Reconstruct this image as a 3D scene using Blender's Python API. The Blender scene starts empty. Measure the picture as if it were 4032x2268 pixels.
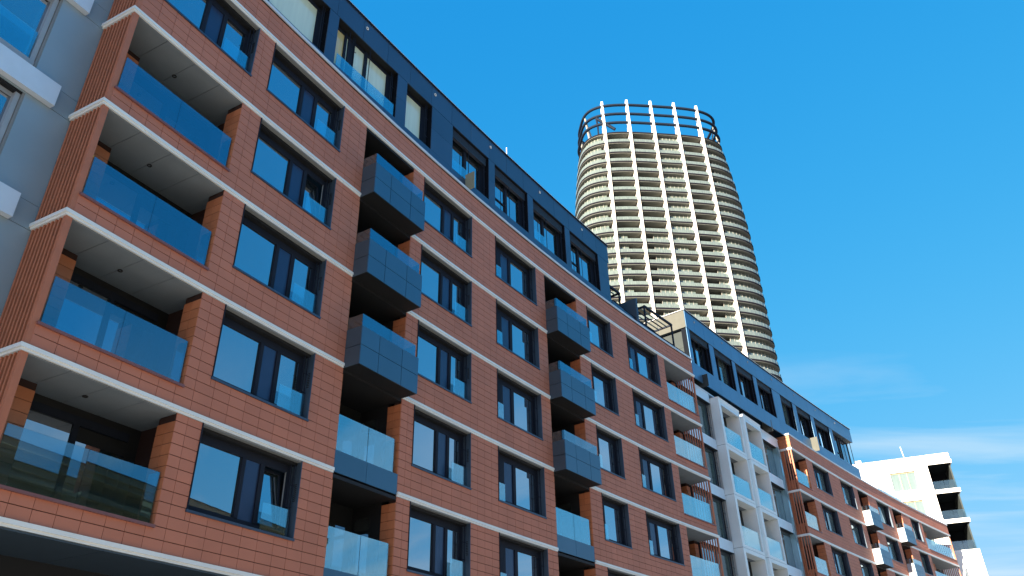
import bpy, math, random
from mathutils import Vector, Matrix
random.seed(7)
R = math.radians
sc = bpy.context.scene
col = sc.collection

# ------------------------------------------------------------------ camera
PITCH, ROLL = 0.541899, -0.0257173
cd = bpy.data.cameras.new('camera'); cam = bpy.data.objects.new('camera', cd); col.objects.link(cam)
cd.sensor_width = 36.0; cd.sensor_fit = 'HORIZONTAL'; cd.lens = 3090.23 / 4032 * 36
cd.clip_start = 0.1; cd.clip_end = 6000
cam.location = (0, 0, 1.6)
cam.rotation_euler = (Matrix.Rotation(R(90) + PITCH, 4, 'X') @ Matrix.Rotation(-ROLL * -1, 4, 'Z')).to_euler()
sc.camera = cam

# ------------------------------------------------------------------ light
SUN_AZ, SUN_EL = 218.8, 17.5          # compass style, clockwise from +Y
w = bpy.data.worlds.new('World'); sc.world = w; w.use_nodes = True
nt = w.node_tree; nt.nodes.clear(); N = nt.nodes.new; L = nt.links.new
out = N('ShaderNodeOutputWorld'); bg = N('ShaderNodeBackground')
sky = N('ShaderNodeTexSky'); sky.sky_type = 'NISHITA'; sky.sun_disc = False
sky.sun_elevation = R(SUN_EL); sky.sun_rotation = R(SUN_AZ)
sky.air_density = 1.0; sky.dust_density = 0.3; sky.ozone_density = 2.0
# phone-camera like response of the blue sky: compress each channel's range, evenly over the whole dome
sps = N('ShaderNodeSeparateColor'); L(sky.outputs[0], sps.inputs[0]); cbs = N('ShaderNodeCombineColor')
for i_, (k_, g_) in enumerate(((1.83, 1.6), (.889, .44), (1.07, .18))):
    m0 = N('ShaderNodeMath'); m0.operation = 'MULTIPLY'; m0.inputs[1].default_value = .1; L(sps.outputs[i_], m0.inputs[0])
    mn = N('ShaderNodeMath'); mn.operation = 'MINIMUM'; mn.inputs[1].default_value = 1.3 if i_ == 0 else 2.0; L(m0.outputs[0], mn.inputs[0])
    pw_ = N('ShaderNodeMath'); pw_.operation = 'POWER'; pw_.inputs[1].default_value = g_; L(mn.outputs[0], pw_.inputs[0])
    m1_ = N('ShaderNodeMath'); m1_.operation = 'MULTIPLY'; m1_.inputs[1].default_value = k_ / .400; L(pw_.outputs[0], m1_.inputs[0]); L(m1_.outputs[0], cbs.inputs[i_])
# thin high cloud, laid out on a flat layer far above
tc = N('ShaderNodeTexCoord'); sep = N('ShaderNodeSeparateXYZ'); L(tc.outputs['Generated'], sep.inputs[0])
mx = N('ShaderNodeMath'); mx.operation = 'MAXIMUM'; mx.inputs[1].default_value = 0.06; L(sep.outputs[2], mx.inputs[0])
dx = N('ShaderNodeMath'); dx.operation = 'DIVIDE'; L(sep.outputs[0], dx.inputs[0]); L(mx.outputs[0], dx.inputs[1])
dy = N('ShaderNodeMath'); dy.operation = 'DIVIDE'; L(sep.outputs[1], dy.inputs[0]); L(mx.outputs[0], dy.inputs[1])
cmb = N('ShaderNodeCombineXYZ'); L(dx.outputs[0], cmb.inputs[0]); L(dy.outputs[0], cmb.inputs[1])
mp = N('ShaderNodeMapping'); mp.inputs['Rotation'].default_value = (0, 0, R(14)); mp.inputs['Scale'].default_value = (0.5, 1.5, 1); mp.inputs['Location'].default_value = (7.3, 2.6, 0)
L(cmb.outputs[0], mp.inputs[0])
nz = N('ShaderNodeTexNoise'); nz.inputs['Scale'].default_value = 1.15; nz.inputs['Detail'].default_value = 7; nz.inputs['Roughness'].default_value = 0.52; nz.inputs['Distortion'].default_value = 0.35
L(mp.outputs[0], nz.inputs['Vector'])
cr = N('ShaderNodeMapRange'); cr.inputs['From Min'].default_value = 0.47; cr.inputs['From Max'].default_value = 0.78; cr.inputs['To Max'].default_value = 0.85
L(nz.outputs[0], cr.inputs[0])
el = N('ShaderNodeMapRange'); el.inputs['From Min'].default_value = 0.46; el.inputs['From Max'].default_value = 0.30; L(sep.outputs[2], el.inputs[0])
mm = N('ShaderNodeMath'); mm.operation = 'MULTIPLY'; L(cr.outputs[0], mm.inputs[0]); L(el.outputs[0], mm.inputs[1])
mix = N('ShaderNodeMix'); mix.data_type = 'RGBA'
L(mm.outputs[0], mix.inputs['Factor']); L(cbs.outputs[0], mix.inputs['A']); mix.inputs['B'].default_value = (1.75, 2.2, 2.5, 1)
L(mix.outputs['Result'], bg.inputs['Color']); bg.inputs['Strength'].default_value = 0.10
L(bg.outputs[0], out.inputs[0])

sl = bpy.data.lights.new('sun', 'SUN'); sl.energy = 5.0; sl.angle = R(0.53); sl.color = (1.0, 0.86, 0.68)
sun = bpy.data.objects.new('sun', sl); col.objects.link(sun)
sdir = Vector((math.sin(R(SUN_AZ)) * math.cos(R(SUN_EL)), math.cos(R(SUN_AZ)) * math.cos(R(SUN_EL)), math.sin(R(SUN_EL))))
sun.rotation_euler = sdir.to_track_quat('Z', 'Y').to_euler(); sun.location = (-60, -80, 60)

vs = sc.view_settings; vs.view_transform = 'Standard'; vs.look = 'None'; vs.gamma = 1; vs.exposure = 2.0
try: vs.use_curve_mapping = False
except Exception: pass
sc.render.engine = 'CYCLES'

# ------------------------------------------------------------------ materials
def mat(name, base, rough=0.6, metal=0.0, var=0.0, noise=0.06, nscale=3.0, spec=0.5, bump=0.0, bscale=60, streak=0.0):
    m = bpy.data.materials.new(name); m.use_nodes = True
    t = m.node_tree; b = t.nodes['Principled BSDF']
    b.inputs['Roughness'].default_value = rough; b.inputs['Metallic'].default_value = metal
    b.inputs['Specular IOR Level'].default_value = spec
    n = t.nodes.new('ShaderNodeTexNoise'); n.inputs['Scale'].default_value = nscale; n.inputs['Detail'].default_value = 5
    c = t.nodes.new('ShaderNodeTexCoord'); g = t.nodes.new('ShaderNodeMapping')
    if streak: g.inputs['Scale'].default_value = (1, 1, 0.12)
    t.links.new(c.outputs['Object'], g.inputs[0]); t.links.new(g.outputs[0], n.inputs['Vector'])
    mr = t.nodes.new('ShaderNodeMapRange'); mr.inputs['From Min'].default_value = .3; mr.inputs['From Max'].default_value = .7
    mr.inputs['To Min'].default_value = 1 - noise; mr.inputs['To Max'].default_value = 1 + noise
    t.links.new(n.outputs[0], mr.inputs[0])
    val = mr.outputs[0]
    if var:
        ge = t.nodes.new('ShaderNodeNewGeometry'); oi = t.nodes.new('ShaderNodeObjectInfo')
        ad = t.nodes.new('ShaderNodeMath'); ad.operation = 'ADD'; t.links.new(ge.outputs['Random Per Island'], ad.inputs[0]); t.links.new(oi.outputs['Random'], ad.inputs[1])
        fr = t.nodes.new('ShaderNodeMath'); fr.operation = 'FRACT'; t.links.new(ad.outputs[0], fr.inputs[0])
        m2 = t.nodes.new('ShaderNodeMapRange'); m2.inputs['To Min'].default_value = 1 - var; m2.inputs['To Max'].default_value = 1 + var; t.links.new(fr.outputs[0], m2.inputs[0])
        mu = t.nodes.new('ShaderNodeMath'); mu.operation = 'MULTIPLY'; t.links.new(val, mu.inputs[0]); t.links.new(m2.outputs[0], mu.inputs[1]); val = mu.outputs[0]
    vm = t.nodes.new('ShaderNodeVectorMath'); vm.operation = 'SCALE'; vm.inputs[0].default_value = base; t.links.new(val, vm.inputs['Scale'])
    t.links.new(vm.outputs[0], b.inputs['Base Color'])
    if bump:
        n2 = t.nodes.new('ShaderNodeTexNoise'); n2.inputs['Scale'].default_value = bscale; t.links.new(c.outputs['Object'], n2.inputs['Vector'])
        bp = t.nodes.new('ShaderNodeBump'); bp.inputs['Strength'].default_value = bump; bp.inputs['Distance'].default_value = .01
        t.links.new(n2.outputs[0], bp.inputs['Height']); t.links.new(bp.outputs[0], b.inputs['Normal'])
    return m

def glazing(name, base, lo, hi, tint=(0.70, 0.88, 1.0), rough=0.01, transp=None, wave=0.0, amp=.5):
    """coated glass: what is behind (or an opaque room) plus a reflection that grows towards grazing view"""
    m = bpy.data.materials.new(name); m.use_nodes = True
    t = m.node_tree; t.nodes.clear(); n = t.nodes.new
    o = n('ShaderNodeOutputMaterial'); mx = n('ShaderNodeMixShader'); gl = n('ShaderNodeBsdfGlossy')
    gl.inputs['Color'].default_value = (*tint, 1); gl.inputs['Roughness'].default_value = rough
    lw = n('ShaderNodeLayerWeight'); lw.inputs['Blend'].default_value = 0.5
    mr = n('ShaderNodeMapRange'); mr.inputs['To Min'].default_value = lo; mr.inputs['To Max'].default_value = hi
    t.links.new(lw.outputs['Facing'], mr.inputs[0]); t.links.new(mr.outputs[0], mx.inputs[0])
    if transp: a = n('ShaderNodeBsdfTransparent'); a.inputs[0].default_value = (*transp, 1)
    else:
        a = n('ShaderNodeBsdfDiffuse'); c = n('ShaderNodeTexCoord'); q = n('ShaderNodeMapping'); q.inputs['Scale'].default_value = (1, 1, .1)
        nz = n('ShaderNodeTexNoise'); nz.inputs['Scale'].default_value = 6
        t.links.new(c.outputs['Object'], q.inputs[0]); t.links.new(q.outputs[0], nz.inputs['Vector'])
        m2 = n('ShaderNodeMapRange'); m2.inputs['To Min'].default_value = 1 - amp; m2.inputs['To Max'].default_value = 1 + amp; t.links.new(nz.outputs[0], m2.inputs[0])
        vm = n('ShaderNodeVectorMath'); vm.operation = 'SCALE'; vm.inputs[0].default_value = base; t.links.new(m2.outputs[0], vm.inputs['Scale']); t.links.new(vm.outputs[0], a.inputs[0])
    if wave:
        c = n('ShaderNodeTexCoord'); nz = n('ShaderNodeTexNoise'); nz.inputs['Scale'].default_value = .9; t.links.new(c.outputs['Object'], nz.inputs['Vector'])
        bp = n('ShaderNodeBump'); bp.inputs['Strength'].default_value = wave; bp.inputs['Distance'].default_value = .02
        t.links.new(nz.outputs[0], bp.inputs['Height']); t.links.new(bp.outputs[0], gl.inputs['Normal'])
    t.links.new(a.outputs[0], mx.inputs[1]); t.links.new(gl.outputs[0], mx.inputs[2]); t.links.new(mx.outputs[0], o.inputs[0])
    return m

M = dict(
    tile=mat('terracotta_tile', (.50, .182, .110), .66, var=.045, noise=.07, nscale=.8, bump=.12, bscale=90),
    tile_side=mat('terracotta_lit_reveal', (.48, .17, .075), .6, var=.08, noise=.08),  # same tile, more orange: warm light on the side faces put into the colour
    slat=mat('terracotta_slat', (.45, .155, .08), .6, noise=.08),
    backing=mat('wall_backing', (.03, .012, .01), .9),
    capred=mat('red_metal_cap', (.20, .085, .085), .45),
    band=mat('pale_metal_band', (.80, .83, .82), .4, noise=.05, nscale=1.5),
    coping=mat('coping_metal', (.62, .69, .75), .4, noise=.05),
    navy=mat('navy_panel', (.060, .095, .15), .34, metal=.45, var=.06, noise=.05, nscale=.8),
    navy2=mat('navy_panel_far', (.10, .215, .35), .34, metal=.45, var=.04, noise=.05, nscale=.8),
    bluepan=mat('blue_balcony_panel', (.045, .125, .21), .30, metal=.2, var=.05, noise=.04, nscale=.8),
    graypan=mat('gray_panel', (.045, .070, .095), .5, noise=.05),
    palepan=mat('pale_gray_panel', (.34, .38, .42), .4, noise=.05),
    endgray=mat('end_wall_panel', (.105, .108, .094), .8, noise=.05, spec=.1),
    enddark=mat('end_wall_panel_dark', (.05, .06, .06), .8, noise=.08, spec=.1),
    frame=mat('window_frame', (.016, .021, .034), .6, noise=.05, spec=.12),
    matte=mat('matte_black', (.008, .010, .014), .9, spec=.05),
    infill=mat('infill_panel', (.035, .055, .11), .25, metal=.35, noise=.05),
    sill=mat('sill_metal', (.06, .085, .13), .35, metal=.4),
    reveal=mat('reveal_metal', (.055, .085, .12), .4, metal=.3, noise=.06),
    lite=mat('light_soffit', (.22, .235, .24), .7, noise=.04),
    ceil=mat('ceiling_board', (.20, .24, .28), .75, noise=.04),
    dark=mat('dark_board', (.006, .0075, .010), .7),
    blind=mat('blind_slat', (.03, .035, .05), .5),
    steel=mat('steel', (.35, .36, .38), .35, metal=.8),
    white=mat('white_panel', (.78, .85, .86), .45, noise=.03, nscale=1.0),
    whitebright=mat('white_render', (.86, .85, .82), .6, noise=.02),
    whitelight=mat('white_blue_panel', (.70, .79, .86), .35, metal=.15, noise=.03),
    graywall=mat('gray_cladding', (.30, .39, .45), .42, metal=.2, noise=.07, nscale=.7),
    ledge=mat('ledge_metal', (.70, .78, .86), .35, metal=.15, noise=.03),
    beige=mat('beige_panel', (.30, .29, .19), .5, noise=.04),
    louver=mat('louver_metal', (.06, .05, .045), .5),
    twhite=mat('tower_white', (.74, .72, .66), .5, noise=.02),
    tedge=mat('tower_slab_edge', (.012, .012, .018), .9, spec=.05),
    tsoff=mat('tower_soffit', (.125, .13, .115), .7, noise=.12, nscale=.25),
    twall=mat('tower_mullion', (.22, .225, .20), .6, noise=.05),
    tpost=mat('tower_post', (.16, .21, .19), .5),
    tring=mat('tower_ring', (.010, .018, .034), .7, spec=.1),
    asphalt=mat('asphalt', (.05, .05, .052), .85, noise=.15, nscale=.5, bump=.3, bscale=30),
    paving=mat('paving', (.44, .42, .38), .8, noise=.12, nscale=.7),
    paint=mat('road_paint', (.75, .75, .72), .6),
    ground=mat('ground', (.30, .28, .25), .9, noise=.2, nscale=.05),
    stucco=mat('ochre_stucco', (.34, .29, .17), .8, noise=.1, nscale=.6),
    roofing=mat('gray_roofing', (.10, .11, .12), .6, noise=.1),
    yellow=mat('yellow_plastic', (.70, .50, .05), .4),
    pane=glazing('window_glass', (.022, .031, .031), .30, .82, wave=.03, tint=(.84, .88, .98)),
    pane_light=glazing('curtained_glass', (.76, .82, .60), .06, .26, wave=.05, amp=.12),
    pane_sunlit=glazing('sunlit_curtain_glass', (.14, .19, .185), .10, .40, amp=.2),
    pane_warm=glazing('warm_room_glass', (.80, .62, .28), .05, .22, wave=.05, amp=.12),
    pane_green=glazing('green_curtained_glass', (.10, .135, .12), .12, .50, wave=.05, amp=.7),
    rail=glazing('balustrade_glass', None, .12, .58, tint=(.42, .64, .78), transp=(.60, .74, .80)),
    rail_mid=glazing('clear_balustrade_glass', None, .14, .66, tint=(.74, .90, .98), transp=(.70, .86, .88)),
    rail_far=glazing('sky_paled_balustrade_glass', None, .14, .64, tint=(.92, .98, 1.0), transp=(.80, .91, .92), rough=.01),  # balustrade glass again, brighter horizon reflection put into a paler tint
    rail2=glazing('guard_glass', None, .10, .60, tint=(.72, .9, 1.0), transp=(.72, .86, .88)),
    frost=glazing('frosted_balustrade', (.22, .36, .40), .15, .60, tint=(.7, .88, 1.0), rough=.08),
    tpane=glazing('tower_glass', (.12, .15, .125), .10, .40),
    trail=glazing('tower_balustrade', (.135, .165, .148), .06, .30, tint=(.8, .9, .95), rough=.1),
    tdark=mat('tower_dark_recess', (.05, .05, .055), .7),
)

# ------------------------------------------------------------------ helpers
H = 1.6                                    # eye height; measured heights are above the eye
Z1 = 3.5117
def zB(k): return H + Z1 + 3.0 * (k - 1)   # underside of the k-th string course

class Frame:
    """walks along a (curved) facade: s along it, d out into the street, z up"""
    def __init__(f, x0, y0, az0, k=0.0, dfun=None, unit=1.0): f.x0, f.y0, f.a, f.k, f.dfun, f.unit = x0, y0, az0, k, dfun, unit
    def P(f, s, d, z):
        if f.dfun: d = d + f.dfun(s)
        if f.unit != 1.0: s, d, z = s * f.unit, d * f.unit, 1.6 + (z - 1.6) * f.unit      # module of this storey
        if abs(f.k) > 1e-9:
            a = f.a + f.k * s
            x = f.x0 + (math.cos(f.a) - math.cos(a)) / f.k; y = f.y0 + (math.sin(a) - math.sin(f.a)) / f.k
        else:
            a = f.a; x = f.x0 + s * math.sin(a); y = f.y0 + s * math.cos(a)
        return (x + d * math.cos(a), y - d * math.sin(a), z)

cx, cy, RR, th0 = 127.13948139, -57.44193261, 152.91560125, 2.6656968896
F1 = Frame(cx + RR * math.cos(th0), cy + RR * math.sin(th0), math.atan2(math.sin(th0), -math.cos(th0)), 1 / RR)
FP1 = Frame(F1.x0, F1.y0, F1.a, F1.k, dfun=lambda s: -.2 + max(-.12, .08 - (s - 17.5) ** 2 * .0014))
F2 = Frame(11.97, 45.35, R(37.3))
F3 = Frame(19.58, 54.0, R(38.3), R(5.4) / 36.9)
FP2 = Frame(10.879, 43.512, R(38.14), R(2.75) / 28.97, unit=1.02)
FR = Frame(47.63, 84.06, R(110.0))
W0 = Frame(0, 0, 0)                        # s = y, d = x

class MB:
    def __init__(m): m.v = []; m.f = []
    def box(m, F, s0, s1, d0, d1, z0, z1, seg=None):
        if seg is None: seg = max(1, int(math.ceil(abs(s1 - s0) / 2.6))) if (F.k or F.dfun) else 1
        b = len(m.v)
        for i in range(seg + 1):
            s = s0 + (s1 - s0) * i / seg
            for d, z in ((d0, z0), (d1, z0), (d1, z1), (d0, z1)): m.v.append(F.P(s, d, z))
        for i in range(seg):
            q = b + 4 * i
            for j in range(4):
                k = (j + 1) % 4; m.f.append((q + j, q + k, q + 4 + k, q + 4 + j))
        m.f.append((b + 3, b + 2, b + 1, b)); e = b + 4 * seg; m.f.append((e, e + 1, e + 2, e + 3))
        return m
    def hexa(m, pts):                      # 8 points: bottom ring then top ring
        b = len(m.v); m.v += [tuple(p) for p in pts]
        for q in ((0, 3, 2, 1), (4, 5, 6, 7), (0, 1, 5, 4), (1, 2, 6, 5), (2, 3, 7, 6), (3, 0, 4, 7)): m.f.append(tuple(b + i for i in q))
        return m
    def tube(m, pts, r, n=8, closed=False):
        b = len(m.v); K = len(pts); pv = [Vector(p) for p in pts]
        for i, p in enumerate(pv):
            if closed: t = pv[(i + 1) % K] - pv[i - 1]
            else: t = pv[min(i + 1, K - 1)] - pv[max(i - 1, 0)]
            t.normalize(); u = t.cross(Vector((0, 0, 1)))
            if u.length < 1e-3: u = Vector((1, 0, 0))
            u.normalize(); w_ = t.cross(u)
            for j in range(n):
                a = 2 * math.pi * j / n; m.v.append(tuple(p + u * (r * math.cos(a)) + w_ * (r * math.sin(a))))
        for i in range(K if closed else K - 1):
            for j in range(n):
                k = (j + 1) % n; i2 = (i + 1) % K
                m.f.append((b + i * n + j, b + i * n + k, b + i2 * n + k, b + i2 * n + j))
        if not closed: m.f.append(tuple(b + j for j in range(n))[::-1]); m.f.append(tuple(b + (K - 1) * n + j for j in range(n)))
        return m
    def build(m, name, material, parent=None, label=None, kind=None, smooth=False, origin=None):
        if not m.v: return None
        root = parent
        while root is not None and root.parent is not None: root = root.parent
        o = Vector(root['base']) if root is not None else Vector((0, 0, 0))
        me = bpy.data.meshes.new(name)
        me.from_pydata([(x - o.x, y - o.y, z - o.z) for x, y, z in m.v], [], m.f); me.materials.append(M[material])
        if smooth: me.polygons.foreach_set('use_smooth', [True] * len(me.polygons))
        me.update()
        ob = bpy.data.objects.new(name, me); col.objects.link(ob)
        if parent is not None: ob.parent = parent
        if label: ob['label'] = label
        if kind: ob['kind'] = kind
        return ob

def B(F, *a, **k): return MB().box(F, *a, **k)
def thing(name, label, cat, loc, group=None):
    o = bpy.data.objects.new(name, None); col.objects.link(o); o.location = loc; o['base'] = tuple(loc)
    o['label'] = label; o['category'] = cat; o.empty_display_size = .5
    if group: o['group'] = group
    return o

def subtract(rects, holes, eps=.012):
    for h in holes:
        o = []
        for a0, a1, b0, b1 in rects:
            if h[1] <= a0 + 1e-6 or h[0] >= a1 - 1e-6 or h[3] <= b0 + 1e-6 or h[2] >= b1 - 1e-6: o.append((a0, a1, b0, b1)); continue
            if h[0] > a0: o.append((a0, h[0], b0, b1))
            if h[1] < a1: o.append((h[1], a1, b0, b1))
            l, r_ = max(a0, h[0]), min(a1, h[1])
            if h[2] > b0: o.append((l, r_, b0, h[2]))
            if h[3] < b1: o.append((l, r_, h[3], b1))
        rects = o
    return [q for q in rects if q[1] - q[0] > eps and q[3] - q[2] > eps]

# ------------------------------------------------------------------ building kit (measured: rows 0.2445 m, string courses 3.0 m apart)
ROW = .2445
LAY = {'A': [('g', .07, 1.50), ('m', 1.50, 1.61), ('p', 1.61, 2.07), ('m', 2.07, 2.20), ('s', 2.20, 2.90)],
       'C': [('s', .06, .46), ('m', .46, .76), ('p', .76, 1.33), ('m', 1.33, 1.50), ('g', 1.50, 2.78)],
       'D': [('s', .06, .40), ('m', .40, .62), ('g', .66, 1.92)]}
def window(F, root, s0, s1, zb, lay, opened=False, dfr=-.30, curtain=None, small=False, jamb='reveal'):
    z0, z1 = zb + 1.10, zb + 3.0
    dF0, dF1 = dfr - .05, dfr
    fr = MB()
    fr.box(F, s0 + .03, s1 - .03, dF0, dF1, z1 - .30, z1 - .10, seg=1); fr.box(F, s0 + .03, s1 - .03, dF0, dF1, z0 + .02, z0 + .20, seg=1)
    fr.box(F, s0 + .0, s0 + .07, dF0, dF1, z0, z1, seg=1); fr.box(F, s1 - .2, s1, dF0 - .01, dF1 - .01, z0, z1, seg=1)
    pn = []
    for k, a, b in LAY[lay]:
        a += s0; b += s0
        if k == 'm': fr.box(F, a, b, dF0, dF1 + .025, z0 + .2, z1 - .3, seg=1)
    w_ = fr.build('window', 'frame', root)
    gz0, gz1 = z0 + .20, z1 - .30
    for k, a, b in LAY[lay]:
        a += s0; b += s0
        if k == 'g' or (k == 's' and not opened): MB().box(F, a, b, dF0, dF1 - .03, gz0, gz1, seg=1).build('pane', curtain or 'pane', w_)
        if k == 'p': MB().box(F, a, b, dF0, dF1 - .015, gz0 - .1, gz1 + .1, seg=1).build('infill_panel', 'infill', w_)
        if k == 's':
            if opened:
                t = .16; P = F.P
                MB().hexa([P(a + .05, dF1 - .05, gz0 + .05), P(b - .05, dF1 - .05, gz0 + .05), P(b - .05, dF1 - .03, gz0 + .05), P(a + .05, dF1 - .03, gz0 + .05),
                           P(a + .05, dF1 - .05 - t, gz1 - .05), P(b - .05, dF1 - .05 - t, gz1 - .05), P(b - .05, dF1 - .03 - t, gz1 - .05), P(a + .05, dF1 - .03 - t, gz1 - .05)]).build('pane', 'pane', w_)
                sf = MB()
                for q0, q1 in ((a, a + .05), (b - .05, b)):
                    sf.hexa([P(q0, dF1 - .07, gz0), P(q1, dF1 - .07, gz0), P(q1, dF1 - .01, gz0), P(q0, dF1 - .01, gz0), P(q0, dF1 - .07 - t, gz1), P(q1, dF1 - .07 - t, gz1), P(q1, dF1 - .01 - t, gz1), P(q0, dF1 - .01 - t, gz1)])
                sf.box(F, a + .05, b - .05, dF1 - .07 - t, dF1 - .01 - t, gz1 - .05, gz1, seg=1)
                sf.build('sash', 'frame', w_)
                B(F, a, b, dF0 - .35, dF0 - .30, gz0, gz1).build('room_shade', 'dark', w_)
                B(F, b, b + .018, dF1 - .02, dF1 + .005, gz0 + .05, gz1 + .02).build('sash_seal', 'lite', w_)
            MB().box(F, a - .05, b + .12, -.135, -.12, z0 + .06, z0 + .68, seg=1).build('guard_glass', 'rail2', w_)
    B(F, s0 - .02, s1 + .02, dfr - .02, .035, z0 - .055, z0 + .0, seg=2).build('sill', 'sill', w_)
    B(F, s0, s0 + .022, dfr, .02, z0, z1 - .004, seg=1).build('jamb', 'frame', w_)
    B(F, s1 - .022, s1, dfr, .02, z0, z1 - .004, seg=1).build('jamb', jamb, w_)
    B(F, s0 + .022, s1 - .022, -.125, -.003, z1 - .035, z1 + .0, seg=1).build('soffit', 'lite', w_)
    B(F, s0 + .022, s1 - .022, dfr, -.13, z1 - .10, z1 + .05, seg=1).build('blind_box', 'dark', w_)
    if not small:
        rl = MB(); s = s1 - .15 if lay != 'x' else s0
        rl.box(F, s1 - .18, s1 - .155, -.20, -.18, z0, z1 - .1, seg=1); rl.box(F, s1 - .10, s1 - .08, -.15, -.13, z0, z1 - .1, seg=1)
        rl.box(F, s1 - .2, s1 - .02, -.165, -.155, z0 + .75, z0 + .775, seg=1); rl.box(F, s1 - .2, s1 - .02, -.165, -.155, z1 - .62, z1 - .6, seg=1)
        rl.build('blind_rail', 'steel' if False else 'frame', w_)
        if lay == 'A':
            vn = MB()
            for i in range(9): vn.box(F, s1 - .032, s1 - .022, -.14, -.06, z1 - 1.0 + i * .05, z1 - .98 + i * .05, seg=1)
            vn.build('vent_grille', 'dark', w_)
    return w_

def balcony(F, root, s0, s1, zb, dout=.58, side='graypan', glass='rail'):
    """boxed balcony of blue panels with glass above"""
    c = MB().box(F, s0 + .02, s1 - .02, -1.2, dout - .03, zb + .0, zb + .16, seg=1)
    c.box(F, s0 + .04, s1 - .04, dout - .10, dout - .035, zb + .16, zb + 1.15, seg=1); c.box(F, s0 + .035, s0 + .09, .0, dout - .1, zb + .16, zb + 1.15, seg=1); c.box(F, s1 - .09, s1 - .035, .0, dout - .1, zb + .16, zb + 1.15, seg=1)
    b = c.build('balcony', 'dark', root)
    w = s1 - s0; cuts = [s0, s0 + .30 * w, s0 + .70 * w, s1]
    g = .010
    for i in range(3):
        for z0, z1 in ((zb - .0, zb + .592), (zb + .610, zb + 1.19)):
            B(F, cuts[i] + (g if i else 0), cuts[i + 1] - (g if i < 2 else 0), dout - .03, dout, z0, z1, seg=1).build('panel', 'bluepan', b)
    for z0, z1 in ((zb - .0, zb + .592), (zb + .610, zb + 1.19)):
        B(F, s0, s0 + .03, .0, dout - .034, z0, z1, seg=1).build('side_panel', side, b)
        B(F, s1 - .03, s1, .0, dout - .034, z0, z1, seg=1).build('side_panel', side, b)
    for i in range(2):
        a = s0 + .01 + i * (w - .14) / 2
        B(F, a, a + (w - .14) / 2 - .012, dout - .035, dout - .02, zb + 1.194, zb + 1.58, seg=1).build('glass_pane', glass, b)
    B(F, s0 + .01, s0 + .025, -.45, dout - .045, zb + 1.194, zb + 1.58, seg=1).build('glass_pane', 'rail2', b)
    B(F, s1 - .14, s1 - .125, -.1, dout - .045, zb + 1.194, zb + 1.58, seg=1).build('glass_pane', 'rail2', b)
    B(F, (s0 + s1) / 2 - .05, (s0 + s1) / 2 + .05, dout - .9, dout - .8, zb - .012, zb - .004, seg=1).build('downlight', 'lite', b)
    return b

def flush_balcony(F, root, s0, s1, zb):
    c = MB().box(F, s0 + .02, s1 - .02, -1.3, -.03, zb + .05, zb + .3, seg=1)
    b = c.build('balcony', 'dark', root)
    m = (s0 + s1) / 2 - .02
    for a, e in ((s0 + .005, m - .006), (m + .006, s1 - .005)):
        B(F, a, e, -.03, -.002, zb + .05, zb + .64, seg=1).build('panel', 'bluepan', b)
        B(F, a + .01, e - (.2 if e > m + .1 else .004), -.05, -.035, zb + .645, zb + 1.66, seg=1).build('glass_pane', 'rail_mid', b)
    B(F, s1 - .17, s1 - .155, -.5, -.06, zb + .645, zb + 1.66, seg=1).build('glass_pane', 'rail2', b)
    return b

def recess(F, root, s0, s1, zb, first=False):
    """balcony recess: tiled cheeks, dark back wall with a door"""
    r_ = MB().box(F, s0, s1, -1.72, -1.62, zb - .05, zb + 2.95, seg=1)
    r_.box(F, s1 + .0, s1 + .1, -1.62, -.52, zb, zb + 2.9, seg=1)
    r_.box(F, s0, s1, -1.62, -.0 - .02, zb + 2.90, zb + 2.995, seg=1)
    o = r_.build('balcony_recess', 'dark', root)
    # glazed door and side light on the right cheek
    B(F, s1 - .02, s1 - .005, -1.5, -.95, zb + .35, zb + 2.1, seg=1).build('door_pane', 'pane', o)
    B(F, s1 - .02, s1 - .005, -1.5, -.95, zb + 2.2, zb + 2.55, seg=1).build('transom_pane', 'pane', o)
    B(F, s0 + .2, s0 + 1.1, -1.62, -1.6, zb + .3, zb + 2.3, seg=1).build('door_pane', 'pane', o)
    B(F, s0 + 1.3, s1 - .3, -1.62, -1.6, zb + .3, zb + 2.3, seg=1).build('door_pane', 'pane', o)
    n = 0
    while zb + .137 + ROW * (n + 1) < zb + 2.95:
        z0 = zb + .137 + ROW * n
        for side, a, e in ((0, s0 - .0, s0 + .02), (1, s1 - .022, s1)):
            for d0, d1 in ((-.26, -.006), (-.52, -.268)):
                B(F, a, e, d0, d1, z0 + .006, z0 + ROW - .006, seg=1).build('tile', 'tile_side', o)
        n += 1

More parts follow.
